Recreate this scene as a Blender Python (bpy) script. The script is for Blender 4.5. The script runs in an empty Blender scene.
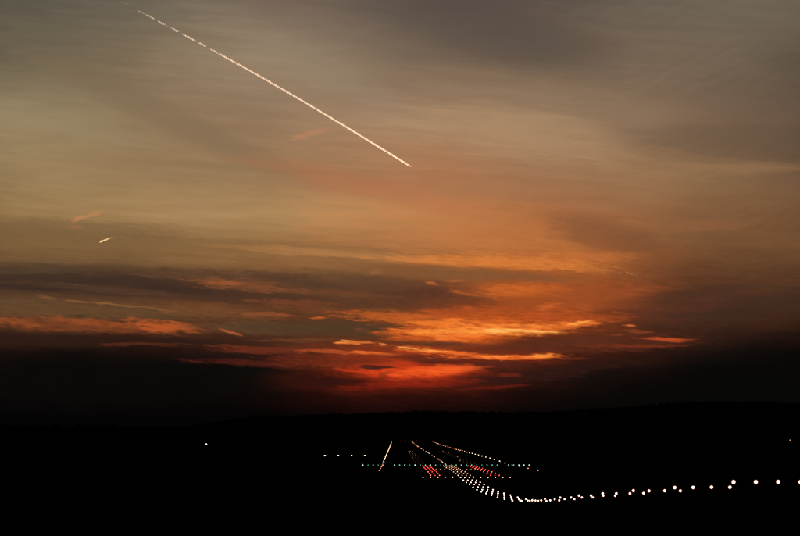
import bpy, bmesh, math, random
from mathutils import Vector, Matrix

# ------------------------------------------------------------------ camera
# The line of approach lights (30 m apart) and the runway edges fix the lens,
# the camera's height above the runway and the horizon (photo row 430).
# World: +Y runs along the runway, camera above the origin, runway level z = 0.
W, H = 800.0, 536.0
F = 2630.0                      # focal length in photo pixels
CAM_Z = 13.9
XV, YH = 396.0, 430.0           # vanishing point of the runway in the photo
PITCH = math.atan((YH - H / 2) / F)
YAW = math.atan((W / 2 - XV) / F)

scene = bpy.context.scene
C = scene.collection
cam_data = bpy.data.cameras.new('camera')
cam = bpy.data.objects.new('camera', cam_data)
C.objects.link(cam)
cam_data.sensor_fit = 'HORIZONTAL'
cam_data.sensor_width = 36.0
cam_data.lens = 36.0 * F / W
cam_data.clip_start = 0.5
cam_data.clip_end = 400000.0
cam.location = (0, 0, CAM_Z)
cam.rotation_euler = (math.pi / 2 + PITCH, 0, -YAW)
scene.camera = cam


def azel(px, py):
    """photo pixel -> (azimuth, elevation) in radians"""
    d = Matrix.Rotation(-YAW, 3, 'Z') @ (Matrix.Rotation(PITCH, 3, 'X') @ Vector(((px - W / 2) / F, 1.0, (H / 2 - py) / F)))
    return math.atan2(d.x, d.y), math.atan2(d.z, math.hypot(d.x, d.y))


def ray(px, py):
    a, e = azel(px, py)
    return Vector((math.sin(a) * math.cos(e), math.cos(a) * math.cos(e), math.sin(e)))


# ------------------------------------------------------------------ sun, view
SUN_AZ = (428 - XV) / F
SUN_EL = math.radians(0.15)     # just gone behind the ridge
sd = bpy.data.lights.new('sun', 'SUN')
sd.energy = 5.0
sd.angle = math.radians(0.5)
sd.color = (1.0, 0.68, 0.46)
sun = bpy.data.objects.new('sun', sd)
C.objects.link(sun)
sdir = Vector((math.sin(SUN_AZ) * math.cos(SUN_EL), math.cos(SUN_AZ) * math.cos(SUN_EL), math.sin(SUN_EL)))
sun.rotation_euler = sdir.to_track_quat('Z', 'Y').to_euler()
sun.location = (0, 0, 200)

vs = scene.view_settings
vs.view_transform = 'Standard'
vs.look = 'None'
vs.exposure = 0.0
vs.gamma = 1.0
vs.use_curve_mapping = False
scene.render.engine = 'CYCLES'
scene.cycles.use_denoising = False
scene.cycles.use_adaptive_sampling = True
scene.cycles.adaptive_threshold = 0.01
scene.cycles.adaptive_min_samples = 24
scene.cycles.sample_clamp_indirect = 2.0
scene.cycles.max_bounces = 4
scene.cycles.transparent_max_bounces = 12


def lin(c):
    r = []
    for v in c:
        v = v / 255.0
        r.append(v / 12.92 if v <= 0.04045 else ((v + 0.055) / 1.055) ** 2.4)
    return r


# ------------------------------------------------------------------ sky
world = bpy.data.worlds.new('World')
scene.world = world
world.use_nodes = True
nt = world.node_tree
nt.nodes.clear()


def nd(kind, **kw):
    n = nt.nodes.new(kind)
    for k, v in kw.items():
        setattr(n, k, v)
    return n


def setin(n, idx, v):
    if hasattr(v, 'is_output'):
        nt.links.new(v, n.inputs[idx])
    else:
        n.inputs[idx].default_value = v


def mth(op, a, b=0.0, c=0.0):
    n = nd('ShaderNodeMath', operation=op)
    setin(n, 0, a); setin(n, 1, b); setin(n, 2, c)
    return n.outputs[0]


def vmth(op, a, b=(0, 0, 0)):
    n = nd('ShaderNodeVectorMath', operation=op)
    setin(n, 0, a); setin(n, 1, b)
    return n.outputs['Value'] if op == 'DOT_PRODUCT' else n.outputs[0]


def noise(vec, detail=3.0, rough=0.55, dist=0.0):
    n = nd('ShaderNodeTexNoise', noise_dimensions='2D')
    setin(n, 'Vector', vec)
    n.inputs['Scale'].default_value = 1.0
    n.inputs['Detail'].default_value = detail
    n.inputs['Roughness'].default_value = rough
    n.inputs['Distortion'].default_value = dist
    return n


def mapping(vec, loc=(0, 0, 0), rot=0.0, scale=(1, 1, 1)):
    n = nd('ShaderNodeMapping', vector_type='TEXTURE')
    setin(n, 0, vec)
    n.inputs['Location'].default_value = loc
    n.inputs['Rotation'].default_value = (0, 0, rot)
    n.inputs['Scale'].default_value = scale
    return n.outputs[0]


def mix(fac, a, b, mode='MIX'):
    n = nd('ShaderNodeMix', data_type='RGBA', blend_type=mode)
    n.clamp_factor = True
    setin(n, 0, fac)
    for i, v in ((6, a), (7, b)):
        if hasattr(v, 'is_output'):
            nt.links.new(v, n.inputs[i])
        else:
            n.inputs[i].default_value = (*v, 1.0)
    return n.outputs[2]


def smooth(x, a, b):
    n = nd('ShaderNodeMapRange', interpolation_type='SMOOTHSTEP')
    setin(n, 0, x)
    n.inputs[1].default_value = a
    n.inputs[2].default_value = b
    return n.outputs[0]


# sky coordinates: azimuth and elevation, 1 unit = 1/2630 rad, azimuth 0 = west
tc = nd('ShaderNodeTexCoord')
sx = nd('ShaderNodeSeparateXYZ')
nt.links.new(tc.outputs['Generated'], sx.inputs[0])
AZ = mth('MULTIPLY_ADD', mth('ARCTAN2', sx.outputs[0], sx.outputs[1]), F, XV)
EL = mth('MULTIPLY_ADD', mth('ARCSINE', sx.outputs[2]), -F, YH)
cx = nd('ShaderNodeCombineXYZ')
nt.links.new(AZ, cx.inputs[0]); nt.links.new(EL, cx.inputs[1])
P = cx.outputs[0]

# drifts in the cloud sheets: a broad one and a fine streaky one
n1 = noise(mapping(P, scale=(190, 48, 1), loc=(40, 12, 0), rot=math.radians(6)), 3.0, 0.5)
n2 = noise(mapping(P, scale=(70, 8, 1), loc=(13, 5, 0), rot=math.radians(4)), 4.0, 0.6)
w1 = vmth('MULTIPLY', vmth('SUBTRACT', n1.outputs['Color'], (0.5, 0.5, 0.5)), (80, 28, 0))
w2 = vmth('MULTIPLY', vmth('SUBTRACT', n2.outputs['Color'], (0.5, 0.5, 0.5)), (30, 7.0, 0))
PB = vmth('ADD', vmth('ADD', P, w1), w2)                    # for the broad sky
FIB = n2.outputs['Fac']

# clear dusk air behind the clouds
sky = nd('ShaderNodeTexSky', sky_type='NISHITA')
sky.sun_disc = False
sky.sun_elevation = SUN_EL
sky.sun_rotation = SUN_AZ
sky.air_density = 1.5
sky.dust_density = 4.0
sky.altitude = 160
clear = vmth('MULTIPLY', sky.outputs[0], (0.10, 0.10, 0.10))

# veil of high cloud: colour by elevation (rows) and azimuth (stops)
XS = [-4600, -1100, 0, 130, 270, 400, 530, 670, 800, 1900, 5200]
ROWS = [
    (-3700, [(9, 10, 12)] * 11),
    (-1600, [(14, 15, 18), (22, 23, 26)] + [(30, 31, 33)] * 7 + [(22, 23, 26), (14, 15, 18)]),
    (-500, [(22, 22, 24), (44, 44, 44)] + [(66, 63, 58)] * 7 + [(44, 44, 44), (22, 22, 24)]),
    (5, [(26, 25, 25), (58, 57, 52), (86, 83, 72), (106, 100, 86), (116, 103, 90), (94, 84, 76), (88, 78, 72), (104, 96, 84), (107, 97, 84), (62, 58, 52), (26, 25, 25)]),
    (60, [(28, 26, 25), (66, 62, 52), (102, 94, 76), (126, 111, 89), (150, 131, 107), (122, 106, 89), (104, 90, 77), (117, 102, 85), (96, 86, 73), (58, 53, 47), (26, 25, 24)]),
    (120, [(30, 27, 25), (76, 66, 52), (146, 130, 99), (144, 122, 93), (148, 122, 95), (166, 135, 105), (160, 132, 102), (128, 105, 84), (94, 79, 66), (54, 48, 43), (26, 24, 23)]),
    (180, [(30, 27, 25), (78, 65, 49), (150, 126, 89), (153, 126, 90), (156, 123, 88), (172, 119, 81), (160, 117, 84), (148, 114, 81), (112, 87, 65), (52, 45, 40), (25, 23, 22)]),
    (214, [(28, 25, 23), (74, 59, 43), (144, 115, 75), (167, 134, 90), (175, 138, 92), (194, 138, 88), (170, 109, 67), (137, 97, 65), (112, 80, 55), (50, 42, 35), (24, 22, 21)]),
    (250, [(26, 23, 21), (62, 48, 36), (117, 89, 57), (130, 98, 62), (150, 109, 67), (162, 108, 64), (184, 108, 54), (130, 84, 52), (106, 75, 49), (46, 37, 31), (22, 20, 19)]),
    (282, [(22, 19, 18), (46, 37, 30), (82, 60, 43), (84, 60, 43), (110, 72, 46), (118, 76, 47), (166, 86, 41), (106, 62, 39), (78, 53, 36), (36, 29, 26), (18, 17, 16)]),
    (312, [(18, 16, 15), (40, 31, 25), (90, 61, 38), (96, 63, 38), (90, 57, 36), (118, 66, 35), (160, 74, 31), (102, 57, 36), (64, 41, 29), (26, 22, 20), (15, 14, 14)]),
    (338, [(13, 12, 11), (24, 18, 15), (52, 33, 24), (56, 35, 25), (76, 46, 30), (100, 54, 30), (104, 47, 25), (58, 33, 24), (26, 19, 16), (15, 13, 12), (11, 10, 10)]),
    (354, [(11, 10, 10), (15, 12, 11), (22, 16, 14), (26, 18, 15), (66, 32, 22), (140, 54, 25), (84, 36, 21), (30, 19, 16), (15, 12, 11), (11, 10, 10), (9, 9, 9)]),
    (370, [(9, 9, 9), (10, 9, 9), (11, 10, 9), (14, 11, 10), (38, 19, 14), (140, 45, 20), (58, 24, 17), (15, 12, 11), (9, 8, 8), (9, 8, 8), (8, 8, 8)]),
    (392, [(7, 7, 7), (8, 7, 7), (8, 7, 7), (9, 8, 7), (16, 10, 8), (46, 16, 11), (22, 12, 10), (9, 8, 7), (7, 6, 6), (7, 6, 6), (6, 6, 6)]),
    (414, [(5, 5, 5)] * 4 + [(6, 5, 5), (10, 6, 6), (8, 6, 6)] + [(5, 5, 5)] * 2 + [(5, 5, 5)] * 2),
    (440, [(3, 3, 3)] * 11),
]
sp = nd('ShaderNodeSeparateXYZ')
nt.links.new(PB, sp.inputs[0])
BX, BY = sp.outputs[0], sp.outputs[1]
# the ramps give most of their length to the quarter of the sky around the sunset


def span(x, a, b, h):
    n = nd('ShaderNodeMapRange')
    setin(n, 0, x)
    n.inputs[1].default_value = a; n.inputs[2].default_value = b
    n.inputs[3].default_value = 0.0; n.inputs[4].default_value = h
    return n.outputs[0]


def tpos(x):
    c = lambda v: min(1.0, max(0.0, v))
    return .15 * c((x + 4600) / 4500) + .7 * c((x + 100) / 1000) + .15 * c((x - 900) / 4300)


T = mth('ADD', mth('ADD', span(BX, -4600, -100, .15), span(BX, -100, 900, .7)), span(BX, 900, 5200, .15))
veil = None
prev = None
for (row, cols) in ROWS:
    r = nd('ShaderNodeValToRGB')
    r.color_ramp.interpolation = 'CARDINAL'
    e = r.color_ramp.elements
    e[0].color = (*lin(cols[0]), 1)
    e[-1].color = (*lin(cols[-1]), 1)
    for i in range(1, len(XS) - 1):
        e.new(tpos(XS[i])).color = (*lin(cols[i]), 1)
    setin(r, 0, T)
    if veil is None:
        veil = r.outputs[0]
    else:
        mr = nd('ShaderNodeMapRange', interpolation_type='LINEAR')
        setin(mr, 0, BY)
        mr.inputs[1].default_value = prev
        mr.inputs[2].default_value = row
        veil = mix(mr.outputs[0], veil, r.outputs[0])
    prev = row

# fine fibres of cirrus in the veil: brighter and darker threads
fib = nd('ShaderNodeMapRange')
setin(fib, 0, FIB)
fib.inputs[1].default_value = 0.3; fib.inputs[2].default_value = 0.7
fib.inputs[3].default_value = 0.945; fib.inputs[4].default_value = 1.055
n4 = noise(mapping(P, scale=(60, 6, 1), loc=(9, 2, 0), rot=math.radians(-22)), 4.0, 0.6, 0.0)
fib2 = nd('ShaderNodeMapRange')
setin(fib2, 0, n4.outputs['Fac'])
fib2.inputs[1].default_value = 0.3; fib2.inputs[2].default_value = 0.7
fib2.inputs[3].default_value = 0.95; fib2.inputs[4].default_value = 1.05
# the slanting fibres belong to the right half, patchily
fade = mth('MULTIPLY', smooth(AZ, 330, 700), smooth(n1.outputs['Fac'], .35, .65))
gain = mth('MULTIPLY', fib.outputs[0], mth('MULTIPLY_ADD', mth('SUBTRACT', fib2.outputs[0], 1.0), fade, 1.0))
gv = nd('ShaderNodeCombineXYZ')
for i in range(3):
    nt.links.new(gain, gv.inputs[i])
veil = vmth('MULTIPLY', veil, gv.outputs[0])
col = mix(0.93, clear, veil)

# separate clouds and lit streaks of the sunset: place, half size, tilt (down to
# the right), colour, cover, edge softness, raggedness
CL = [
    # high veil patches
    (485, 32, 110, 26, 13, (82, 75, 70), .40, 1.0, 1.0),
    (165, 118, 140, 14, 24, (122, 102, 78), .42, 1.0, .9),
    (30, 118, 120, 14, 12, (150, 134, 104), .30, 1.0, .8),
    (300, 62, 110, 18, 25, (150, 132, 110), .30, 1.0, .8),
    (520, 135, 100, 24, 10, (178, 142, 106), .50, 1.0, .9),
    (745, 145, 110, 16, 4, (88, 74, 62), .40, 1.0, .8),
    (745, 170, 70, 5, 2, (152, 115, 82), .50, 1.0, 1.2),
    (230, 168, 130, 4, 3, (140, 113, 78), .45, 1.0, 1.4),
    (370, 188, 120, 12, 13, (178, 112, 76), .50, 1.0, .9),
    (309, 135, 21, 2.2, -15, (182, 130, 92), .75, 1.0, .5),
    # middle sky
    (470, 228, 150, 26, 2, (198, 124, 72), .35, 1.0, .7),
    (55, 232, 130, 11, 1, (112, 86, 58), .55, 1.0, .9),
    (190, 245, 140, 7, 2, (124, 94, 60), .55, 1.0, 1.0),
    (60, 262, 110, 5, 2, (120, 90, 58), .40, 1.0, 1.2),
    (605, 236, 62, 16, 14, (106, 68, 47), .52, 1.0, .7),
    (695, 228, 50, 5, 0, (148, 96, 60), .50, 1.0, 1.0),
    # dark bands over the left
    (90, 282, 210, 15, 1, (54, 41, 35), .75, 1.0, .7),
    (230, 297, 140, 8, 3, (56, 40, 33), .60, 1.0, .8),
    (350, 286, 150, 13, 3, (76, 54, 40), .60, 1.0, .9),
    (425, 299, 62, 14, 3, (78, 47, 35), .65, 1.0, .8),
    (110, 291, 95, 2.8, 4, (92, 64, 44), .55, 1.0, 1.4),
    (185, 277, 80, 3.4, 5, (104, 72, 47), .50, 1.0, 1.5),
    (60, 271, 70, 3.0, -3, (88, 66, 48), .50, 1.0, 1.4),
    (20, 288, 60, 3.0, 3, (50, 38, 33), .50, 1.0, 1.2),
    (335, 293, 62, 3.2, 4, (116, 68, 42), .55, 1.0, 1.5),
    (305, 309, 55, 2.6, 3, (118, 64, 38), .55, 1.0, 1.5),
    (395, 287, 40, 4.5, -4, (104, 66, 43), .45, 1.0, 1.4),
    # long lit streak
    (335, 254, 110, 4.2, 3.6, (178, 124, 74), .70, 1.0, .6),
    (500, 263, 100, 7, 3.0, (222, 128, 58), .75, 1.0, .8),
    (575, 259, 60, 6, -2, (206, 116, 54), .45, 1.0, .8),
    (470, 274, 95, 7, 3.5, (124, 82, 50), .80, 1.0, .8),
    (372, 272, 8, 3, 6, (156, 104, 62), .5, 1.0, .8),
    (433, 284, 6, 2.2, 0, (196, 108, 52), .7, 1.0, .6),
    (457, 281.5, 8, 1.0, 0, (180, 100, 50), .5, 1.0, .6),
    (515, 291, 48, 7, -1, (210, 102, 40), .75, 1.0, .9),
    (575, 300, 80, 15, -6, (160, 78, 37), .60, 1.0, .8),
    (545, 306, 14, 2.5, -8, (206, 98, 42), .7, 1.0, 1.0),
    (470, 306, 50, 6, 2, (110, 56, 33), .6, 1.0, .9),
    (690, 296, 70, 7, -7, (64, 42, 33), .55, 1.0, .9),
    (760, 306, 110, 12, -8, (50, 38, 33), .55, 1.0, .9),
    (650, 311, 80, 6, -5, (84, 46, 32), .55, 1.0, .9),
    # lit streaks on the left
    (242, 285, 60, 7, 4, (126, 74, 44), .75, .9, 1.2),
    (222, 283.5, 24, 2.6, 2, (156, 86, 48), .7, .9, 1.2),
    (292, 303, 50, 3.4, 2, (126, 68, 40), .6, .9, 1.2),
    (268, 314.5, 26, 2.6, 2, (150, 76, 44), .7, .9, 1.2),
    (60, 310, 150, 10, 2, (98, 72, 46), .65, 1.0, .7),
    (95, 303.5, 48, 2.0, 6, (142, 94, 54), .6, .9, 1.0),
    (140, 308, 40, 1.8, 7, (142, 94, 54), .55, .9, 1.0),
    (215, 312, 60, 8, 6, (122, 74, 42), .55, 1.0, .8),
    (85, 326, 130, 6.5, 2.2, (128, 66, 35), .66, 1.0, 1.4),
    (95, 323, 45, 3.0, 6, (160, 78, 38), .55, 1.0, 1.5),
    (158, 325.5, 36, 4.6, 7, (196, 92, 42), .66, 1.0, 1.4),
    (10, 322, 40, 3, 8, (150, 78, 40), .6, .9, 1.2),
    (78, 316.5, 14, 1.4, 2, (60, 40, 30), .6, .9, .8),
    (60, 340, 170, 6, 1, (44, 27, 21), .75, .9, .8),
    (140, 345.5, 45, 1.6, -1, (96, 46, 28), .6, .9, 1.0),
    (260, 328, 66, 7.5, 0, (92, 65, 42), .75, .9, .7),
    (229, 332.5, 11, 1.2, 16, (180, 94, 48), .80, 1.0, .4),
    (222, 337, 22, 3.0, 8, (54, 32, 24), .6, .9, .8),
    (80, 378, 170, 26, 0, (10, 10, 9), .92, 1.0, .3),
    (265, 350, 52, 4.2, 2, (112, 47, 28), .75, 1.0, 1.0),
    (250, 363.5, 60, 3.6, 3, (88, 34, 23), .70, 1.0, 1.0),
    (235, 356, 60, 3, 1, (36, 22, 18), .6, 1.0, .9),
    # gap of clear grey-olive air
    (335, 329, 92, 9, 1, (80, 58, 38), .85, .8, .5),
    (300, 341, 60, 1.6, 0, (110, 66, 40), .5, 1.0, .8),
    # the bright heart
    (495, 322, 92, 15, -1, (204, 88, 33), .58, 1.0, .9),
    (592, 319, 36, 5, -3, (180, 80, 32), .52, 1.0, 1.0),
    (440, 358, 110, 18, 1, (150, 52, 26), .45, 1.0, .9),
    (395, 319, 50, 7, 4, (198, 94, 37), .80, 1.0, 1.0),
    (320, 318.5, 6, 1.1, 2, (206, 98, 44), .75, 1.0, .6),
    (352, 320.5, 18, 1.4, 1, (190, 92, 44), .6, .9, 1.0),
    (452, 335, 62, 10, 2, (214, 94, 32), .85, 1.0, .9),
    (478, 327, 70, 7, -1, (226, 108, 38), .70, 1.0, 1.0),
    (488, 331.5, 66, 3.6, .5, (252, 146, 58), .88, 1.0, 1.2),
    (520, 331.5, 40, 1.7, .5, (255, 190, 100), .8, .9, .7),
    (462, 337, 40, 2.4, -4, (250, 132, 50), .7, .9, 1.0),
    (562, 326.5, 36, 3.2, -3, (240, 122, 46), .82, 1.0, 1.3),
    (440, 323, 44, 2.4, 1, (246, 128, 48), .60, 1.0, 1.4),
    (505, 325.5, 42, 1.8, 1, (250, 140, 56), .65, 1.0, 1.4),
    (448, 341, 34, 2.4, -3, (240, 112, 40), .65, 1.0, 1.3),
    (582, 323.4, 14, 1.7, -10, (255, 160, 70), .8, .9, .5),
    (545, 343.5, 84, 7.5, -5, (90, 45, 28), .85, 1.0, .9),
    (432, 343.5, 46, 3.6, 2, (84, 48, 31), .85, .9, .6),
    (615, 345, 84, 7, -4, (92, 44, 28), .60, 1.0, .9),
    # thin lit edges of the low clouds
    (357, 343.6, 20, 1.5, .5, (222, 116, 52), .88, .8, 1.0),
    (345, 342.6, 8, 1.2, 0, (250, 150, 76), .7, .8, .6),
    (381, 344.6, 4, 1.2, 4, (236, 140, 66), .8, .8, .5),
    (350, 352.5, 52, 2.6, 1.0, (176, 78, 38), .80, .9, 1.0),
    (375, 352.8, 22, 2.2, 5, (232, 104, 42), .85, .8, .9),
    (412, 371, 66, 10, -1, (214, 64, 25), .85, 1.0, .9),
    (330, 362, 62, 5, 2, (120, 45, 25), .60, 1.0, 1.2),
    (438, 360.5, 66, 4.0, 5.5, (98, 40, 26), .88, .9, .6),
    (490, 366, 80, 6.0, 2, (76, 34, 24), .85, .9, .7),
    (442, 352.6, 55, 3.2, 5.6, (238, 106, 40), .92, 1.0, 1.2),
    (424, 350.2, 34, 1.5, 4.8, (255, 154, 70), .85, .8, 1.3),
    (402, 347.6, 12, 1.3, 6, (255, 166, 84), .8, .8, .7),
    (506, 357.4, 50, 2.9, -1.0, (242, 110, 41), .92, 1.0, 1.2),
    (540, 356.3, 18, 1.5, 1, (255, 150, 62), .8, .8, .7),
    (497, 357, 22, 1.5, -3, (255, 146, 60), .7, .8, .9),
    (432, 371, 40, 4.6, -3, (242, 90, 33), .82, 1.0, 1.0),
    (455, 370.5, 30, 2.6, -4, (240, 96, 38), .65, 1.0, .8),
    (379.5, 366.8, 19, 2.2, 0, (62, 32, 24), .92, .7, .3),
    (530, 374, 100, 10, -6, (48, 24, 19), .90, .9, .7),
    (507, 374.5, 13, 2.0, -3, (122, 42, 24), .65, 1.0, .8),
    (497, 387.5, 28, 1.5, -3, (112, 32, 19), .65, 1.0, .9),
    (345, 381, 50, 7, 3, (40, 18, 14), .80, 1.0, .8),
    (386, 377, 9, 3.5, -35, (110, 34, 20), .6, 1.0, .6),
    (410, 384, 62, 4.5, -3, (150, 38, 20), .60, 1.0, .8),
    (575, 359, 14, 1.0, 0, (110, 46, 26), .5, 1.0, .9),
    # right: small lit flecks and the dark bank
    (770, 384, 210, 38, -11, (8, 8, 7), .95, 1.0, .3),
    (632, 346.5, 48, 1.6, -1, (128, 50, 27), .60, 1.0, 1.2),
    (666, 340, 25, 1.7, 0, (190, 76, 35), .85, 1.0, .7),
    (631, 326.6, 5, 1.6, -2, (226, 110, 50), .80, 1.0, .5),
    (640, 332, 14, 1.1, 3, (150, 72, 40), .60, 1.0, 1.0),
    (615, 335.5, 11, .8, 0, (140, 66, 36), .5, 1.0, 1.0),
    # old, smeared vapour trails
    (86, 218.5, 15, 2.4, -22, (190, 132, 86), .75, 1.0, .6),
    (79, 228.5, 11, 1.7, 2, (164, 110, 72), .55, .9, .6),
]
HIGH = 10                         # the first of them lie in the high veil


def paint(col, clouds, pos, rag):
    """lay the clouds over the sky colour, in order"""
    cur = pos
    for i, (px, py, rx, ry, tilt, c, alpha, soft, rg) in enumerate(clouds):
        if i % 8 == 0:                      # keeps them in order
            sq = nd('ShaderNodeVectorMath', operation='MULTIPLY_ADD')
            setin(sq, 0, col); setin(sq, 1, (1e-7, 1e-7, 0)); setin(sq, 2, pos)
            cur = sq.outputs[0]
        ct, st = math.cos(math.radians(tilt)), math.sin(math.radians(tilt))
        d1 = vmth('DOT_PRODUCT', cur, (ct / rx, st / rx, -(px * ct + py * st) / rx))
        d2 = vmth('DOT_PRODUCT', cur, (-st / ry, ct / ry, (px * st - py * ct) / ry))
        r2 = mth('MULTIPLY_ADD', d1, d1, mth('MULTIPLY', d2, d2))
        q = mth('MULTIPLY_ADD', rag, -rg, r2)
        n = nd('ShaderNodeMapRange', interpolation_type='SMOOTHSTEP')
        setin(n, 0, q)
        n.inputs[1].default_value = 1.9 if soft > .95 else 1.35
        n.inputs[2].default_value = -.15 if soft > .95 else .95 - soft
        n.inputs[3].default_value = 0.0
        n.inputs[4].default_value = alpha
        col = mix(n.outputs[0], col, lin(c))
    return col


def background(c):
    b = nd('ShaderNodeBackground')
    nt.links.new(c, b.inputs[0])
    b.inputs[1].default_value = 1.0
    return b.outputs[0]


one = nd('ShaderNodeVectorMath', operation='ADD')
setin(one, 0, vmth('ADD', P, w2)); setin(one, 1, (0, 0, 1))
rag0 = mth('MULTIPLY', mth('SUBTRACT', FIB, 0.5), 2.4)
col_high = paint(col, CL[:HIGH], one.outputs[0], rag0)
# lower down: finer threads and lumps in the sunset clouds
n3 = noise(mapping(P, scale=(15, 3.0, 1), loc=(3, 1, 0), rot=math.radians(5)), 4.0, 0.65)
w3 = vmth('MULTIPLY', vmth('SUBTRACT', n3.outputs['Color'], (0.5, 0.5, 0.5)), (9, 1.9, 0))
n6 = noise(mapping(P, scale=(6.5, 3.2, 1), loc=(1, 4, 0), rot=math.radians(-8)), 3.0, 0.6)
n5 = noise(mapping(P, scale=(26, 1.7, 1), loc=(7, 1, 0), rot=math.radians(7)), 3.0, 0.6)
two = vmth('ADD', one.outputs[0], w3)
rag1 = mth('ADD', rag0, mth('ADD', mth('MULTIPLY', mth('SUBTRACT', n3.outputs['Fac'], 0.5), 1.8),
                            mth('MULTIPLY_ADD', mth('SUBTRACT', n5.outputs['Fac'], 0.5), 1.2,
                                mth('MULTIPLY', mth('SUBTRACT', n6.outputs['Fac'], 0.5), 0.9))))
col_low = paint(col_high, CL[HIGH:], two, rag1)
thread = nd('ShaderNodeMapRange')
setin(thread, 0, mth('ADD', n5.outputs['Fac'], n3.outputs['Fac']))
thread.inputs[1].default_value = .6; thread.inputs[2].default_value = 1.4
thread.inputs[3].default_value = .87; thread.inputs[4].default_value = 1.13
tv = nd('ShaderNodeCombineXYZ')
for i in range(3):
    nt.links.new(thread.outputs[0], tv.inputs[i])
low_on = smooth(EL, 225, 285)
col_low = mix(low_on, col_low, vmth('MULTIPLY', col_low, tv.outputs[0]))


def band(y0, y1):
    return mth('MULTIPLY', mth('GREATER_THAN', EL, y0), mth('LESS_THAN', EL, y1))


def mix_shader(f, a_, b_):
    n = nd('ShaderNodeMixShader')
    nt.links.new(f, n.inputs[0]); nt.links.new(a_, n.inputs[1]); nt.links.new(b_, n.inputs[2])
    return n.outputs[0]


upper = mix_shader(band(-140, 432), background(col), background(col_high))
final = mix_shader(band(150, 432), upper, background(col_low))
wo = nd('ShaderNodeOutputWorld')
nt.links.new(final, wo.inputs[0])
world.cycles.sampling_method = 'MANUAL'
world.cycles.sample_map_resolution = 512

# ------------------------------------------------------------------ materials
MATS = {}


def surf(name, c, rough=0.9, metal=0.0, scale=4.0, var=0.35, spec=0.1):
    m = bpy.data.materials.new(name)
    m.use_nodes = True
    t = m.node_tree
    b = t.nodes['Principled BSDF']
    b.inputs['Roughness'].default_value = rough
    b.inputs['Metallic'].default_value = metal
    b.inputs['Specular IOR Level'].default_value = spec
    co = t.nodes.new('ShaderNodeTexCoord')
    nz = t.nodes.new('ShaderNodeTexNoise')
    nz.inputs['Scale'].default_value = scale
    nz.inputs['Detail'].default_value = 5
    rp = t.nodes.new('ShaderNodeValToRGB')
    rp.color_ramp.elements[0].position = .3
    rp.color_ramp.elements[1].position = .7
    rp.color_ramp.elements[0].color = (*[v * (1 - var) for v in c], 1)
    rp.color_ramp.elements[1].color = (*[v * (1 + var) for v in c], 1)
    t.links.new(co.outputs['Object'], nz.inputs['Vector'])
    t.links.new(nz.outputs['Fac'], rp.inputs[0])
    t.links.new(rp.outputs[0], b.inputs['Base Color'])
    MATS[name] = m
    return m


def glow(name, c, strength):
    """lit lamp glass, or the halo ring drawn round it: shines out of its front only"""
    m = bpy.data.materials.new(name)
    m.use_nodes = True
    t = m.node_tree
    t.nodes.clear()
    o = t.nodes.new('ShaderNodeOutputMaterial')
    e = t.nodes.new('ShaderNodeEmission')
    e.inputs[0].default_value = (*c, 1)
    e.inputs[1].default_value = strength
    t.links.new(e.outputs[0], o.inputs[0])
    m.cycles.emission_sampling = 'FRONT'
    MATS[name] = m
    return m


surf('grass', (0.016, 0.020, 0.009), 1.0, 0, .35, .4, 0.0)
surf('hill_grass', (0.014, 0.018, 0.010), 1.0, 0, .004, .4, 0.0)
surf('asphalt', (0.016, 0.016, 0.017), 1.0, 0, .8, .25, 0.0)
surf('leaf', (0.018, 0.026, 0.010), 1.0, 0, .5, .4, 0.0)
surf('bark', (0.030, 0.024, 0.018), 1.0, 0, 3, .3, 0.0)
surf('lamp_metal', (0.10, 0.085, 0.03), .7, 0.0, 20, .2, .1)
surf('post_metal', (0.09, 0.04, 0.015), .8, 0.0, 20, .2, .1)
surf('grey_metal', (0.10, 0.10, 0.10), .8, 0.0, 20, .2, .1)

WARM = (1.0, 0.64, 0.50)
glow('near_white', WARM, 4.0)
glow('halo_warm', (1.0, 0.30, 0.17), 0.42)  # warm fringe of glare round a lamp, made as a dim glowing ring
glow('halo_red', (1.0, 0.05, 0.03), 0.6)  # the same painted glare fringe for red lamps
glow('mid_white', WARM, 7.0)
glow('far_white', WARM, 12.0)
glow('inner_orange', (1.0, 0.46, 0.22), 3.6)
glow('inner_pale', (1.0, 0.62, 0.40), 5.0)
glow('bar_dim', (1.0, 0.55, 0.28), 1.6)
glow('row_red', (1.0, 0.04, 0.028), 11.0)
glow('row_red_dim', (1.0, 0.04, 0.03), 5.0)
glow('row_red_pale', (1.0, 0.13, 0.08), 10.0)
glow('green_dim', (0.10, 0.65, 0.40), 1.4)
glow('green', (0.18, 0.95, 0.60), 2.4)
glow('green_pale', (0.58, 1.0, 0.84), 3.8)
glow('edge_white', (1.0, 0.66, 0.42), 8.0)
glow('edge_far', (1.0, 0.50, 0.26), 8.0)
glow('edge_low', (1.0, 0.24, 0.11), 2.2)
glow('edge_red', (1.0, 0.30, 0.17), 3.4)
glow('centre_near', (1.0, 0.55, 0.30), 4.5)
glow('centre_low', (1.0, 0.42, 0.20), 1.0)
glow('centre_far', (1.0, 0.40, 0.19), 4.0)
glow('zone_dim', (1.0, 0.50, 0.26), 0.07)
glow('zone_lit', (1.0, 0.55, 0.30), 1.3)
glow('end_red', (1.0, 0.06, 0.05), 4.0)
glow('slope_white', (1.0, 0.52, 0.32), 8.0)
glow('street_white', (1.0, 0.70, 0.50), 12.0)
glow('street_amber', (1.0, 0.45, 0.15), 2.2)

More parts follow.
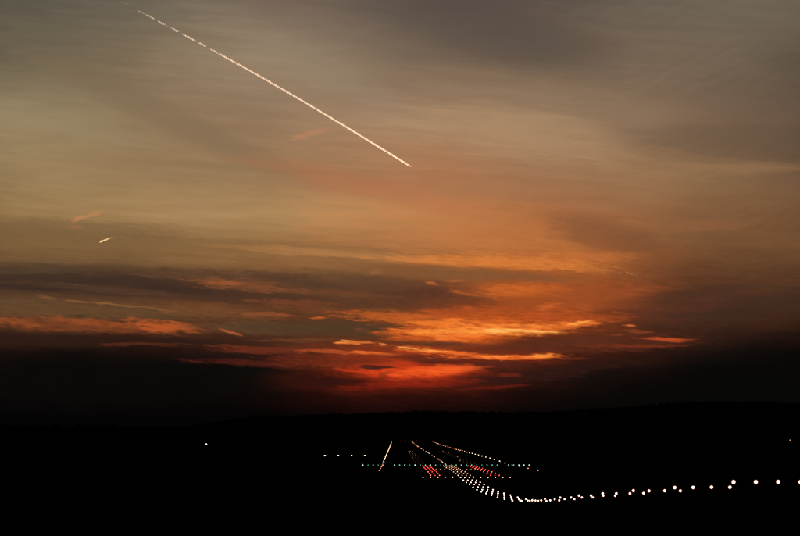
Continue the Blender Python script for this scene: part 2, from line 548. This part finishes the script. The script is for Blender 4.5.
# ice-crystal vapour: part of the light goes through, part is scattered on
m = bpy.data.materials.new('vapour')
m.use_nodes = True
t = m.node_tree
t.nodes.clear()
o = t.nodes.new('ShaderNodeOutputMaterial')
tr = t.nodes.new('ShaderNodeBsdfTransparent')
tl = t.nodes.new('ShaderNodeBsdfTranslucent')
tl.inputs[0].default_value = (.95, .95, .95, 1)
mx = t.nodes.new('ShaderNodeMixShader')
mx.inputs[0].default_value = .12
t.links.new(tr.outputs[0], mx.inputs[1])
t.links.new(tl.outputs[0], mx.inputs[2])
t.links.new(mx.outputs[0], o.inputs[0])
vo = t.nodes.new('ShaderNodeVolumeScatter')          # ice crystals throw the sunlight forward
vo.inputs['Color'].default_value = (1, 1, 1, 1)
vo.inputs['Density'].default_value = .0022
vo.inputs['Anisotropy'].default_value = .62
t.links.new(vo.outputs[0], o.inputs['Volume'])
MATS['vapour'] = m
m2 = m.copy()
m2.name = 'thin_vapour'
m2.node_tree.nodes['Mix Shader'].inputs[0].default_value = .06
m2.node_tree.nodes['Volume Scatter'].inputs['Density'].default_value = .0008
m2.node_tree.nodes['Volume Scatter'].inputs['Anisotropy'].default_value = .2
m2.node_tree.nodes['Volume Scatter'].inputs['Color'].default_value = (1, .60, .32, 1)  # orange light of the low sun is put into the vapour colour
m2.node_tree.nodes['Translucent BSDF'].inputs[0].default_value = (.8, .4, .2, 1)
MATS['thin_vapour'] = m2
m3 = m.copy()
m3.name = 'gold_lit_vapour'
m3.node_tree.nodes['Volume Scatter'].inputs['Color'].default_value = (1, .80, .42, 1)  # yellower sunlight near the horizon, tinted into the vapour itself
m3.node_tree.nodes['Volume Scatter'].inputs['Density'].default_value = .0020
MATS['gold_lit_vapour'] = m3

# ------------------------------------------------------------------ helpers


def link_mesh(name, me, parent=None, loc=(0, 0, 0)):
    ob = bpy.data.objects.new(name, me)
    C.objects.link(ob)
    ob.parent = parent
    ob.location = loc
    return ob


def to_mesh(name, bm, *mats):
    me = bpy.data.meshes.new(name)
    bmesh.ops.recalc_face_normals(bm, faces=bm.faces)
    bm.to_mesh(me)
    bm.free()
    for k in mats:
        me.materials.append(MATS[k])
    return me


def tag(ob, label, cat=None, group=None, kind=None):
    ob['label'] = label
    if cat:
        ob['category'] = cat
    if group:
        ob['group'] = group
    if kind:
        ob['kind'] = kind
    return ob


def empty(name, loc):
    ob = bpy.data.objects.new(name, None)
    C.objects.link(ob)
    ob.location = loc
    ob.empty_display_size = .3
    return ob


def lathe(bm, prof, axis='Z', seg=12, origin=(0, 0, 0), mat=0, cap=True):
    """prof: list of (radius, along)"""
    rings = []
    for (r, h) in prof:
        ring = []
        for k in range(seg):
            a = 2 * math.pi * k / seg
            p = (r * math.cos(a), r * math.sin(a), h)
            if axis == 'Y':
                p = (p[0], h, p[1])
            elif axis == 'X':
                p = (h, p[0], p[1])
            ring.append(bm.verts.new(Vector(p) + Vector(origin)))
        rings.append(ring)
    fs = []
    for a, b in zip(rings, rings[1:]):
        for k in range(seg):
            fs.append(bm.faces.new((a[k], a[(k + 1) % seg], b[(k + 1) % seg], b[k])))
    if cap:
        fs.append(bm.faces.new(rings[0][::-1]))
        fs.append(bm.faces.new(rings[-1]))
    for f in fs:
        f.material_index = mat
    return fs


def box(bm, c, s, mat=0):
    r = bmesh.ops.create_cube(bm, size=1.0, matrix=Matrix.Translation(c) @ Matrix.Diagonal((*s, 1)))
    for v in r['verts']:
        for f in v.link_faces:
            f.material_index = mat


def interp(tab, x):
    if x <= tab[0][0]:
        return tab[0][1]
    for (a, b), (c, d) in zip(tab, tab[1:]):
        if x <= c:
            u = (x - a) / (c - a)
            return b + (d - b) * u
    return tab[-1][1]


# ------------------------------------------------------------------ terrain
# height of the lamps below the camera along the approach and the runway
DROP = [(142, 2.78), (172, 3.73), (202, 4.64), (232, 5.56), (262, 6.51), (292, 7.46), (322, 8.42), (352, 9.36),
        (382, 10.25), (412, 11.0), (442, 11.55), (472, 12.0), (502, 12.36), (532, 12.76), (562, 13.12), (592, 13.36),
        (622, 13.43), (652, 13.42), (682, 13.5), (712, 13.5), (742, 13.28), (852, 13.1), (923, 13.4), (1042, 13.87),
        (1300, 13.8), (1600, 14.15), (2000, 14.75), (2600, 15.2), (3000, 14.85), (3400, 14.4)]
POST = [(142, 1.25), (700, 1.1), (760, .5), (830, .18), (3400, .18)]


def lamp_z(d):
    return CAM_Z - interp(DROP, d)


def centre_ground(d):
    if d < 142:
        g = lamp_z(142) - 1.25
        u = max(-1.0, (142 - d) / 142)
        return g + (CAM_Z - 1.7 - g) * min(u, 1.0)
    if d > 3400:
        return lamp_z(3400) - .18
    return lamp_z(d) - interp(POST, d)


RIDGE = [(-1600, 419), (-500, 418), (-100, 426), (100, 428), (190, 427), (245, 417.5), (330, 415), (400, 413), (470, 412),
         (520, 413.5), (600, 410), (650, 406), (690, 403), (740, 403), (800, 404.5), (1000, 408), (1500, 416), (2600, 419)]
RD = 6500.0


def hash2(x, y):
    return math.sin(x * 1.7 + 3.1 * math.sin(y * 1.3)) * math.cos(y * 2.1 + 1.7 * math.sin(x * .9))


def ground_z(x, y):
    g = centre_ground(y)
    dx = max(0.0, abs(x - 20) - 90)
    f = min(1.0, dx / 500.0)
    f = f * f * (3 - 2 * f)
    g += f * (1.6 * hash2(x / 310.0, y / 420.0) - .8)
    r = math.hypot(x, y)
    if y > 3000 and r > 4200:
        px = XV + F * math.atan2(x, y)
        top = CAM_Z + (YH - interp(RIDGE, px)) / F * RD
        u = (r - 4200) / (RD - 4200)
        if u < 1:
            s = u * u * (3 - 2 * u)
        else:
            s = max(0.55, 1 - (u - 1) * .35)
        g = g * (1 - min(1, s)) + top * s + 2.0 * hash2(x / 260.0, y / 300.0) * min(1, s) * (0.4 if u < 1 else 1)
    return g


def axis_steps(parts):
    out = []
    for a, b, s in parts:
        n = max(1, round((b - a) / s))
        out += [a + (b - a) * i / n for i in range(n)]
    out.append(parts[-1][1])
    return out


xs = axis_steps([(-6000, -1500, 150), (-1500, -300, 50), (-300, -60, 20), (-60, 120, 10), (120, 400, 20), (400, 1600, 50), (1600, 6000, 150)])
ys = axis_steps([(-400, 0, 40), (0, 900, 10), (900, 3500, 30), (3500, 5200, 80), (5200, 7400, 45), (7400, 11000, 200)])
verts = [(x, y, ground_z(x, y)) for y in ys for x in xs]
nx = len(xs)
faces = [(j * nx + i, j * nx + i + 1, (j + 1) * nx + i + 1, (j + 1) * nx + i) for j in range(len(ys) - 1) for i in range(nx - 1)]
me = bpy.data.meshes.new('ground')
me.from_pydata(verts, [], faces)
me.materials.append(MATS['grass'])
me.materials.append(MATS['hill_grass'])
for p in me.polygons:
    p.use_smooth = True
    if p.center.y > 3600:
        p.material_index = 1
ground = link_mesh('ground', me)
tag(ground, 'dark grass fields sloping down to the airfield and up to far hills', kind='structure')


def strip(name, x0, x1, y0, y1, lift, mat, label, step=15.0, parent=None):
    bm = bmesh.new()
    n = max(1, round((y1 - y0) / step))
    rows = []
    cols = [x0 + (x1 - x0) * i / 5 for i in range(6)]
    for i in range(n + 1):
        y = y0 + (y1 - y0) * i / n
        rows.append([bm.verts.new((x, y, centre_ground(y) + lift)) for x in cols])
    for a, b in zip(rows, rows[1:]):
        for k in range(5):
            bm.faces.new((a[k], a[k + 1], b[k + 1], b[k]))
    # thickness
    ret = bmesh.ops.extrude_face_region(bm, geom=list(bm.faces))
    for v in ret['geom']:
        if isinstance(v, bmesh.types.BMVert):
            v.co.z -= .35
    ob = link_mesh(name, to_mesh(name, bm, mat), parent)
    if label:
        tag(ob, label, kind='structure')
    return ob


CX = 20.2                        # runway centreline
strip('runway', CX - 26.4, CX + 26.4, 835, 3405, .05, 'asphalt', 'dark asphalt runway running away between its rows of lights')

# ------------------------------------------------------------------ lamps


def lamp_mesh(name, r, lens_mat, body_mat='lamp_metal'):
    """elevated approach lamp: tapered drum, hood, seen end-on; lens at its mouth (-Y)"""
    bm = bmesh.new()
    lathe(bm, [(r * .45, .30), (r * .80, .22), (r * 1.02, .08), (r * 1.08, -.02), (r * 1.08, -.05), (r * .97, -.05), (r * .97, -.005)], 'Y', 14)
    box(bm, (0, .10, -r * 1.05 - .17), (.03, .04, .36))
    return to_mesh(name, bm, body_mat)


def lens_mesh(name, r, mat):
    bm = bmesh.new()
    lathe(bm, [(r * .70, -.048), (r * .45, -.058), (r * .16, -.064)], 'Y', 14)
    # faint glowing ring added round the bright middle to draw its halo of glare
    lathe(bm, [(r * .96, -.012), (r * .90, -.034), (r * .72, -.046)], 'Y', 14, mat=1)
    return to_mesh(name, bm, mat, 'halo_red' if 'red' in mat else 'halo_warm')


def flush_mesh(name, r, mat, twin=False):
    """low lamp seen from far off: round base, domed cap and a lit window to the approach"""
    bm = bmesh.new()
    lathe(bm, [(r * 1.25, -.03), (r * 1.25, .02), (r * 1.0, .06)], 'Z', 10, mat=0)
    lathe(bm, [(r * .55, -.01), (r * .9, -r * .35), (r * .9, -r * .62), (r * .45, -r * .8)], 'Y', 10, origin=(0, r * .45, r * .98), mat=1)
    lathe(bm, [(r * .95, .01), (r * 1.0, r * .2), (r * .4, r * .4)], 'Y', 10, origin=(0, r * .45, r * .98), mat=0)
    return to_mesh(name, bm, 'grey_metal', mat)


BODY = lamp_mesh('lamp', .125, None)
bm = bmesh.new(); lathe(bm, [(.035, 0), (.035, 1.0)], 'Z', 8); lathe(bm, [(.11, -.0), (.11, .03), (.04, .05)], 'Z', 8)
POSTM = to_mesh('post', bm, 'post_metal')

ORD = ['first', 'second', 'third', 'fourth', 'fifth', 'sixth', 'seventh', 'eighth', 'ninth', 'tenth', 'eleventh', 'twelfth',
       'thirteenth', 'fourteenth', 'fifteenth', 'sixteenth', 'seventeenth', 'eighteenth', 'nineteenth', 'twentieth',
       'twenty-first', 'twenty-second', 'twenty-third', 'twenty-fourth', 'twenty-fifth', 'twenty-sixth', 'twenty-seventh',
       'twenty-eighth', 'twenty-ninth', 'thirtieth']
LENS = {k: lens_mesh('lens', .125, k) for k in ('near_white', 'mid_white', 'far_white', 'inner_orange', 'inner_pale', 'bar_dim', 'row_red', 'row_red_dim', 'row_red_pale')}
BARS = {}


def bar_mesh(w):
    k = round(w, 2)
    if k not in BARS:
        bm = bmesh.new()
        lathe(bm, [(.03, -w / 2 - .12), (.03, w / 2 + .12)], 'X', 8)
        BARS[k] = to_mesh('bar', bm, 'post_metal')
    return BARS[k]


def light_bar(name, xc, d, offs, lens, label, cat, group, rng, post_n=2):
    """a bar of lamps carried by posts; every lamp with its lens"""
    z = lamp_z(d)
    g = centre_ground(d) + (.05 if d > 835 else 0)
    root = empty(name, (xc, d, g))
    tag(root, label, cat, group)
    zz = z - g
    bz = max(.05, zz - .48)
    w = offs[-1] - offs[0]
    link_mesh('bar', bar_mesh(w), root, (0, .10, bz))
    for k in range(post_n):
        px = offs[0] + w * (k + .5) / post_n if post_n > 1 else 0
        p = link_mesh('post', POSTM, root, (px, .10, -.03))
        p.scale = (1, 1, max(.04, bz + .03))
    for ox in offs:
        lm = link_mesh('lamp', BODY, root, (ox, 0, zz + rng.uniform(-.015, .015)))
        lk = lens[rng.randrange(len(lens))] if isinstance(lens, (list, tuple)) else lens
        link_mesh('lens', LENS[lk], lm)
    return root


rng = random.Random(4)
OFF4 = [-1.80, -.60, .60, 1.80]
for k in range(30):
    d = 142 + 30 * k
    if d < 330:
        ln = 'near_white'
    elif d < 520:
        ln = 'mid_white'
    elif d <= 742:
        ln = 'far_white'
    else:
        ln = ['inner_orange', 'inner_orange', 'inner_pale']
    if k < 20:
        lab = 'white four-lamp approach light bar, %s in line counting from right picture edge' % ORD[k]
        grp = 'white light bars along the approach line'
    elif k == 20:
        lab = 'white four-lamp approach light bar in the middle of the white crossbar'
        grp = 'white light bars along the approach line'
    else:
        lab = 'dim orange approach light bar in line, %s beyond the white crossbar towards green threshold' % ORD[k - 21]
        grp = 'dim orange light bars before the green threshold'
    light_bar('approach_light_bar', CX - .23, d, OFF4, ln, lab, 'light bar', grp, rng)

# red side rows
for side, s in (('left', -1), ('right', 1)):
    for k in range(9):
        d = 772 + 30 * k
        xc = CX + s * 8.75
        if k == 0:
            lab = 'red three-lamp light bar nearest the white crossbar, %s of the centre line' % side
        elif k == 8:
            lab = 'red three-lamp light bar nearest the green threshold, %s of the centre line' % side
        else:
            lab = 'red three-lamp light bar within the red row %s of the approach centre line' % side
        light_bar('red_light_bar', xc, d, [-1.3, 0, 1.3], ['row_red', 'row_red_dim', 'row_red', 'row_red_pale'], lab, 'light bar',
                  'red light bars in the %s side row' % side, rng)

# single lamps of the two crossbars
SINGLE = {}


def single_lamp(name, x, d, lens, label, cat, group):
    z = lamp_z(d)
    g = centre_ground(d) + (.05 if d > 835 else 0)
    root = empty(name, (x, d, g))
    tag(root, label, cat, group)
    p = link_mesh('post', POSTM, root, (0, .10, -.03))
    p.scale = (1, 1, max(.04, z - g - .15))
    lm = link_mesh('lamp', BODY, root, (0, 0, z - g))
    link_mesh('lens', LENS[lens], lm)
    return root


for k in range(5):
    single_lamp('crossbar_light', 7.62 + 2.07 * k, 742, 'mid_white',
                'white crossbar lamp %s of the long white row, %s from its left end' % ('in left arm', ORD[k]), 'approach light', 'lamps of the white crossbar')
    single_lamp('crossbar_light', 23.85 + 2.07 * k, 742, 'mid_white',
                'white crossbar lamp %s of the long white row, %s from its right end' % ('in right arm', ORD[4 - k]), 'approach light', 'lamps of the white crossbar')
for k, x in enumerate([13.6, 15.0, 16.5]):
    single_lamp('crossbar_light', x, 892, 'bar_dim', 'dim orange crossbar lamp between left red row and centre line, %s from left' % ORD[k],
                'approach light', 'lamps of the dim orange crossbar')
for k, x in enumerate([23.9, 25.4, 26.8]):
    single_lamp('crossbar_light', x, 892, 'bar_dim', 'dim orange crossbar lamp between centre line and right red row, %s from left' % ORD[k],
                'approach light', 'lamps of the dim orange crossbar')

# green threshold row with wing bars
FL = {k: flush_mesh('runway_lamp', .15, k) for k in ('green_dim', 'green', 'green_pale', 'edge_white', 'edge_far', 'edge_red', 'centre_near', 'centre_far', 'zone_dim', 'zone_lit', 'edge_low', 'centre_low', 'end_red')}


def flush(name, x, d, mat, label, cat, group):
    ob = link_mesh(name, FL[mat], None, (x, d, centre_ground(d) + .08))
    return tag(ob, label, cat, group)


TH = 1042
pat = ['green', 'green', 'green_pale', 'green_dim', 'green_pale', 'green', 'green', 'green_pale', 'green', 'green_dim', 'green', 'green_dim', 'green', 'green',
       'green', 'green', 'green_dim', 'green_dim', 'green', 'green', 'green']
pat[0] = 'green_pale'
for k in range(21):
    flush('threshold_light', -.6 + 2.033 * k, TH, pat[k], 'green lamp in the threshold row, %s from the left runway edge' % ORD[k],
          'threshold light', 'green lamps of the threshold row')
for k, mt in enumerate(['green_pale', 'green_dim', 'green', 'green_dim', 'green']):
    flush('threshold_light', -13.07 + 2.03 * k, TH, mt, 'pale green wing bar lamp left of runway, %s from the left end' % ORD[k],
          'threshold light', 'green lamps of the left wing bar')
for k, mt in enumerate(['green_pale', 'green', 'green_pale', 'green_pale', 'green_pale']):
    flush('threshold_light', 44.5 + 2.03 * k, TH, mt, 'pale green wing bar lamp right of runway, %s from the right end' % ORD[4 - k],
          'threshold light', 'green lamps of the right wing bar')

# runway edges
for side, X in (('left', CX - 25.6), ('right', CX + 25.8)):
    for k in range(40):
        d = 1042 + 8 + 60 * (k + 1)
        if d > 3400:
            break
        mt = 'edge_white' if d < 1750 else 'edge_far'
        if d > 2000 and rng.random() < (.6 if side == 'right' else .15):
            mt = 'edge_low'
        if k < 14:
            lab = 'white %s edge light of runway, %s beyond the green threshold row' % (side, ORD[k])
            grp = 'near white lights on the %s runway edge' % side
        else:
            lab = 'tiny far orange-white light on the %s runway edge near its far end' % side
            grp = 'far lights on the %s runway edge' % side
        flush('runway_edge_light', X, d, mt, lab, 'runway light', grp)
    for k in range(4):
        d = 1044 - 63 * k
        flush('runway_edge_light', X, d, 'edge_red', 'red %s edge light before the runway, %s counting from green threshold row' % (side, ORD[k]),
              'runway light', 'red edge lights before the threshold')

# centreline, touchdown zone, runway end
for k in range(78):
    d = 1072 + 30 * k
    if d > 3395:
        break
    if rng.random() < .48:
        continue
    cm = 'centre_low' if rng.random() < .5 else ('centre_near' if d < 1900 else 'centre_far')
    flush('runway_centre_light', CX - .2, d, cm, 'tiny orange-white lamp set along the runway centre line',
          'runway light', 'lamps of the runway centre line')
for side, s in (('left', -1), ('right', 1)):
    for k in range(13):
        for j in range(3):
            flush('touchdown_light', CX + s * (9 + 1.5 * j), 1080 + 60 * k, 'zone_lit' if rng.random() < (.16 if s < 0 else .10) else 'zone_dim',
                  'faint brown touchdown lamp on the runway %s of its centre line' % side, 'runway light', 'faint touchdown lamps %s of centre' % side)
for k in range(7):
    flush('runway_end_light', -.3 + 6.6 * k, 3402, 'end_red', 'dim red lamp at the far runway end, %s from left' % ORD[k], 'runway light', 'red lamps across the far runway end')

# ------------------------------------------------------------------ glide slope units
bm = bmesh.new(); box(bm, (0, 0, 0), (1.1, 1.3, .38)); box(bm, (0, -.70, .17), (1.16, .22, .04)); bmesh.ops.bevel(bm, geom=list(bm.edges), offset=.012, segments=1)
HOUS = to_mesh('housing', bm, 'lamp_metal')
bm = bmesh.new(); lathe(bm, [(.15, -.665), (.14, -.68), (.06, -.70)], 'Y', 12)
SLENS = to_mesh('lens', bm, 'slope_white')
bm = bmesh.new(); lathe(bm, [(.03, 0), (.03, 1.0)], 'Z', 8); lathe(bm, [(.1, 0), (.1, .03)], 'Z', 8)
SLEG = to_mesh('leg', bm, 'post_metal')
SD = 1360
for k in range(4):
    px = 325.1 + 13.3 * k
    x = (px - XV) * SD / F
    g = ground_z(x, SD)
    zt = CAM_Z - (455.3 - YH) * SD / F
    root = empty('glide_path_light', (x, SD, g))
    tag(root, 'white glide path light beside the runway left edge, %s from left of four' % ORD[k], 'glide light', 'four glide path lights in a row')
    link_mesh('housing', HOUS, root, (0, 0, zt - g))
    for ox in (-.17, .17):
        link_mesh('lens', SLENS, root, (ox, 0, zt - g))
    for ox in (-.45, .45):
        for oy in (-.5, .5):
            l = link_mesh('leg', SLEG, root, (ox, oy, -.03)); l.scale = (1, 1, zt - g - .16)

# ------------------------------------------------------------------ street lamps


def street_lamp(px, py, d, mat, label, lr):
    x = (px - XV) * d / F
    z = CAM_Z - (py - YH) * d / F
    g = ground_z(x, d)
    h = z - g
    root = empty('street_lamp', (x, d, g))
    tag(root, label, 'street lamp')
    bm = bmesh.new(); lathe(bm, [(.14, -.05), (.12, .8), (.07, .9), (.05, h + .25)], 'Z', 10)
    link_mesh('pole', to_mesh('pole', bm, 'grey_metal'), root)
    bm = bmesh.new(); lathe(bm, [(.04, -.02), (.035, -1.2)], 'Y', 8, origin=(0, 0, h + .22))
    link_mesh('arm', to_mesh('arm', bm, 'grey_metal'), root)
    bm = bmesh.new(); box(bm, (0, -1.35, h + .2), (.34, .75, .14)); bmesh.ops.bevel(bm, geom=list(bm.edges), offset=.04, segments=2)
    hd = link_mesh('lamp_head', to_mesh('lamp_head', bm, 'grey_metal'), root)
    bm = bmesh.new(); lathe(bm, [(lr * .9, .12), (lr, .06), (lr * .85, -.1), (lr * .4, -.2)], 'Z', 12, origin=(0, -1.4, h))
    link_mesh('lamp_glass', to_mesh('lamp_glass', bm, mat), hd)


street_lamp(207, 444, 1250, 'street_white', 'lone white lamp shining left of the airfield, below the dark tree line', .22)
street_lamp(789, 440, 1500, 'street_amber', 'lone dim amber lamp at the right edge below the dark hill', .2)

# ------------------------------------------------------------------ woods


def wood(name, trees, leaves, label, seed):
    """trees: (x, y, base z, height, crown radius); trunks, limbs and leaf clumps in one mesh"""
    r = random.Random(seed)
    vs_, fs_, mi = [], [], []

    def quad(c, s, n1_, n2_):
        b = len(vs_)
        for (i, j) in ((-1, -1), (1, -1), (1, 1), (-1, 1)):
            vs_.append(c + n1_ * (s * i) + n2_ * (s * j * .8))
        fs_.append((b, b + 1, b + 2, b + 3)); mi.append(0)

    def limb(a, b_, ra, rb):
        ax = (b_ - a).normalized()
        u = ax.orthogonal().normalized(); v = ax.cross(u)
        s0 = len(vs_)
        for (c, rr) in ((a, ra), (b_, rb)):
            for k in range(5):
                t_ = 2 * math.pi * k / 5
                vs_.append(c + u * (rr * math.cos(t_)) + v * (rr * math.sin(t_)))
        for k in range(5):
            fs_.append((s0 + k, s0 + (k + 1) % 5, s0 + 5 + (k + 1) % 5, s0 + 5 + k)); mi.append(1)

    for (x, y, z, h, cr) in trees:
        base = Vector((x, y, z - .3)); top = Vector((x + r.uniform(-.4, .4), y, z + h * .6))
        limb(base, top, .035 * h * .6, .015 * h)
        blobs = []
        for k in range(7):
            a = r.uniform(0, 6.283)
            c = Vector((x + math.cos(a) * cr * r.uniform(.1, .65), y + math.sin(a) * cr * r.uniform(.1, .65), z + h * r.uniform(.38, .86)))
            blobs.append((c, cr * r.uniform(.32, .55)))
            limb(base.lerp(top, r.uniform(.5, .95)), c, .012 * h, .004 * h)
        for k in range(leaves):
            c, br = blobs[r.randrange(7)]
            n = Vector((r.gauss(0, 1), r.gauss(0, 1), r.gauss(0, 1))).normalized()
            p = c + n * br * (r.random() ** .33)
            a1 = Vector((r.gauss(0, 1), r.gauss(0, 1), r.gauss(0, 1))).normalized()
            quad(p, r.uniform(.05, .11) * cr, a1, a1.orthogonal().normalized())
    me_ = bpy.data.meshes.new(name)
    me_.from_pydata([tuple(v) for v in vs_], [], fs_)
    me_.materials.append(MATS['leaf']); me_.materials.append(MATS['bark'])
    me_.polygons.foreach_set('material_index', mi)
    ob = link_mesh(name, me_)
    tag(ob, label, 'wood', kind='stuff')
    return ob


r = random.Random(11)
tr_ = []
for k in range(64):
    px = r.uniform(-190, 114)
    d = r.uniform(1480, 1640)
    x = (px - XV) * d / F
    g = ground_z(x, d)
    top = CAM_Z + (YH - (422.5 + r.uniform(-.8, 3.0))) * d / F
    tr_.append((x, d, g, top - g, r.uniform(4.5, 7)))
wood('woodland', tr_, 420, 'dark rounded wood at the left, black against the dusk sky', 5)
tr_ = []
for k in range(520):
    px = r.uniform(-60, 860)
    if 110 < px < 180 and r.random() < .7:
        continue
    d = RD + r.uniform(-130, 60)
    a = (px - XV) / F
    x, y = d * math.sin(a), d * math.cos(a)
    g = ground_z(x, y)
    tr_.append((x, y, g - 1, r.uniform(2.0, 4.2) * (1.3 if math.sin(px / 13.0) > .4 else .8), r.uniform(4, 7)))
wood('ridge_woodland', tr_, 90, 'low dark trees along the crest of the far hills', 6)

# ------------------------------------------------------------------ vapour trails
ALT = 10000.0


def at_alt(px, py, alt=ALT):
    dv = ray(px, py)
    return Vector((0, 0, CAM_Z)) + dv * (alt / dv.z)


def tube(bm, pts, rads, seg=8):
    rings = []
    for i, p in enumerate(pts):
        ax = (pts[min(i + 1, len(pts) - 1)] - pts[max(i - 1, 0)]).normalized()
        u = ax.cross(Vector((0, 0, 1))).normalized(); v = u.cross(ax)
        rings.append([bm.verts.new(p + (u * math.cos(2 * math.pi * k / seg) + v * math.sin(2 * math.pi * k / seg)) * rads[i]) for k in range(seg)])
    for a, b in zip(rings, rings[1:]):
        for k in range(seg):
            bm.faces.new((a[k], a[(k + 1) % seg], b[(k + 1) % seg], b[k]))
    bm.faces.new(rings[0][::-1]); bm.faces.new(rings[-1])


def smooth_mesh(me_):
    for p in me_.polygons:
        p.use_smooth = True
    return me_


A, B = (122.0, 2.0), (410.5, 166.3)


def on_trail(u, off=0.0):
    return at_alt(A[0] + (B[0] - A[0]) * u, A[1] + (B[1] - A[1]) * u - 4.2 * math.sin(math.pi * u) + off)


root = empty('contrail', on_trail(1.0))
tag(root, 'long bright white vapour trail crossing the upper left sky diagonally', 'contrail')
inv = -on_trail(1.0)
r = random.Random(8)
bm = bmesh.new()
pts, rad = [], []
for i in range(261):
    u = .335 + .665 * i / 260
    dist = on_trail(u).length
    wpx = .95 * (1.0 if u < .99 else .7) * (1 + .22 * (r.random() - .5) * max(0, 1 - (u - .335) * 2.2))
    pts.append(on_trail(u, r.uniform(-.55, .55) * max(0.04, .55 - (u - .335) * 3.2)) + inv)
    rad.append(wpx * dist / F)
tube(bm, pts, rad)
link_mesh('trail', smooth_mesh(to_mesh('trail', bm, 'vapour')), root)
# the old end has broken up into puffs
dashes = [(.000, .004, .5), (.014, .018, .35), (.033, .045, .75), (.056, .066, .6), (.068, .079, .6), (.083, .118, .85), (.12, .155, .8), (.158, .166, .4),
          (.168, .199, .85), (.205, .262, .95), (.263, .292, .95), (.305, .338, .95)]
for (u0, u1, wd) in dashes:
    bm = bmesh.new()
    n = max(4, int((u1 - u0) / .0022))
    pts, rad = [], []
    for i in range(n + 1):
        u = u0 + (u1 - u0) * i / n
        e = math.sin(math.pi * (i + .35) / (n + .7)) ** .5
        dist = on_trail(u).length
        pts.append(on_trail(u, r.uniform(-.75, .75)) + inv)
        rad.append(wd * e * r.uniform(.55, 1.15) * dist / F)
    tube(bm, pts, rad)
    link_mesh('puff', smooth_mesh(to_mesh('puff', bm, 'vapour')), root)


def short_trail(p0, p1, w0, w1_, mat, label, alt):
    q0, q1 = at_alt(*p0, alt), at_alt(*p1, alt)
    bm = bmesh.new()
    pts, rad = [], []
    for i in range(25):
        u = i / 24
        p = q0.lerp(q1, u)
        pts.append(p - q0)
        e = min(1, u * 6 + .3) * (1 - u) ** .6 if u < 1 else .05
        rad.append(max(.08, w0 + (w1_ - w0) * u) * max(e, .08) * p.length / F)
    tube(bm, pts, rad)
    ob = link_mesh('contrail', smooth_mesh(to_mesh('contrail', bm, mat)), None, q0)
    tag(ob, label, 'contrail')


short_trail((99.6, 242.2), (113.5, 236.8), .95, .8, 'gold_lit_vapour', 'short bright white vapour trail low in the left sky', 9000.0)
short_trail((625.5, 272.0), (638.5, 276.2), 1.0, .8, 'thin_vapour', 'short faint orange vapour trail in the right sky', 9000.0)
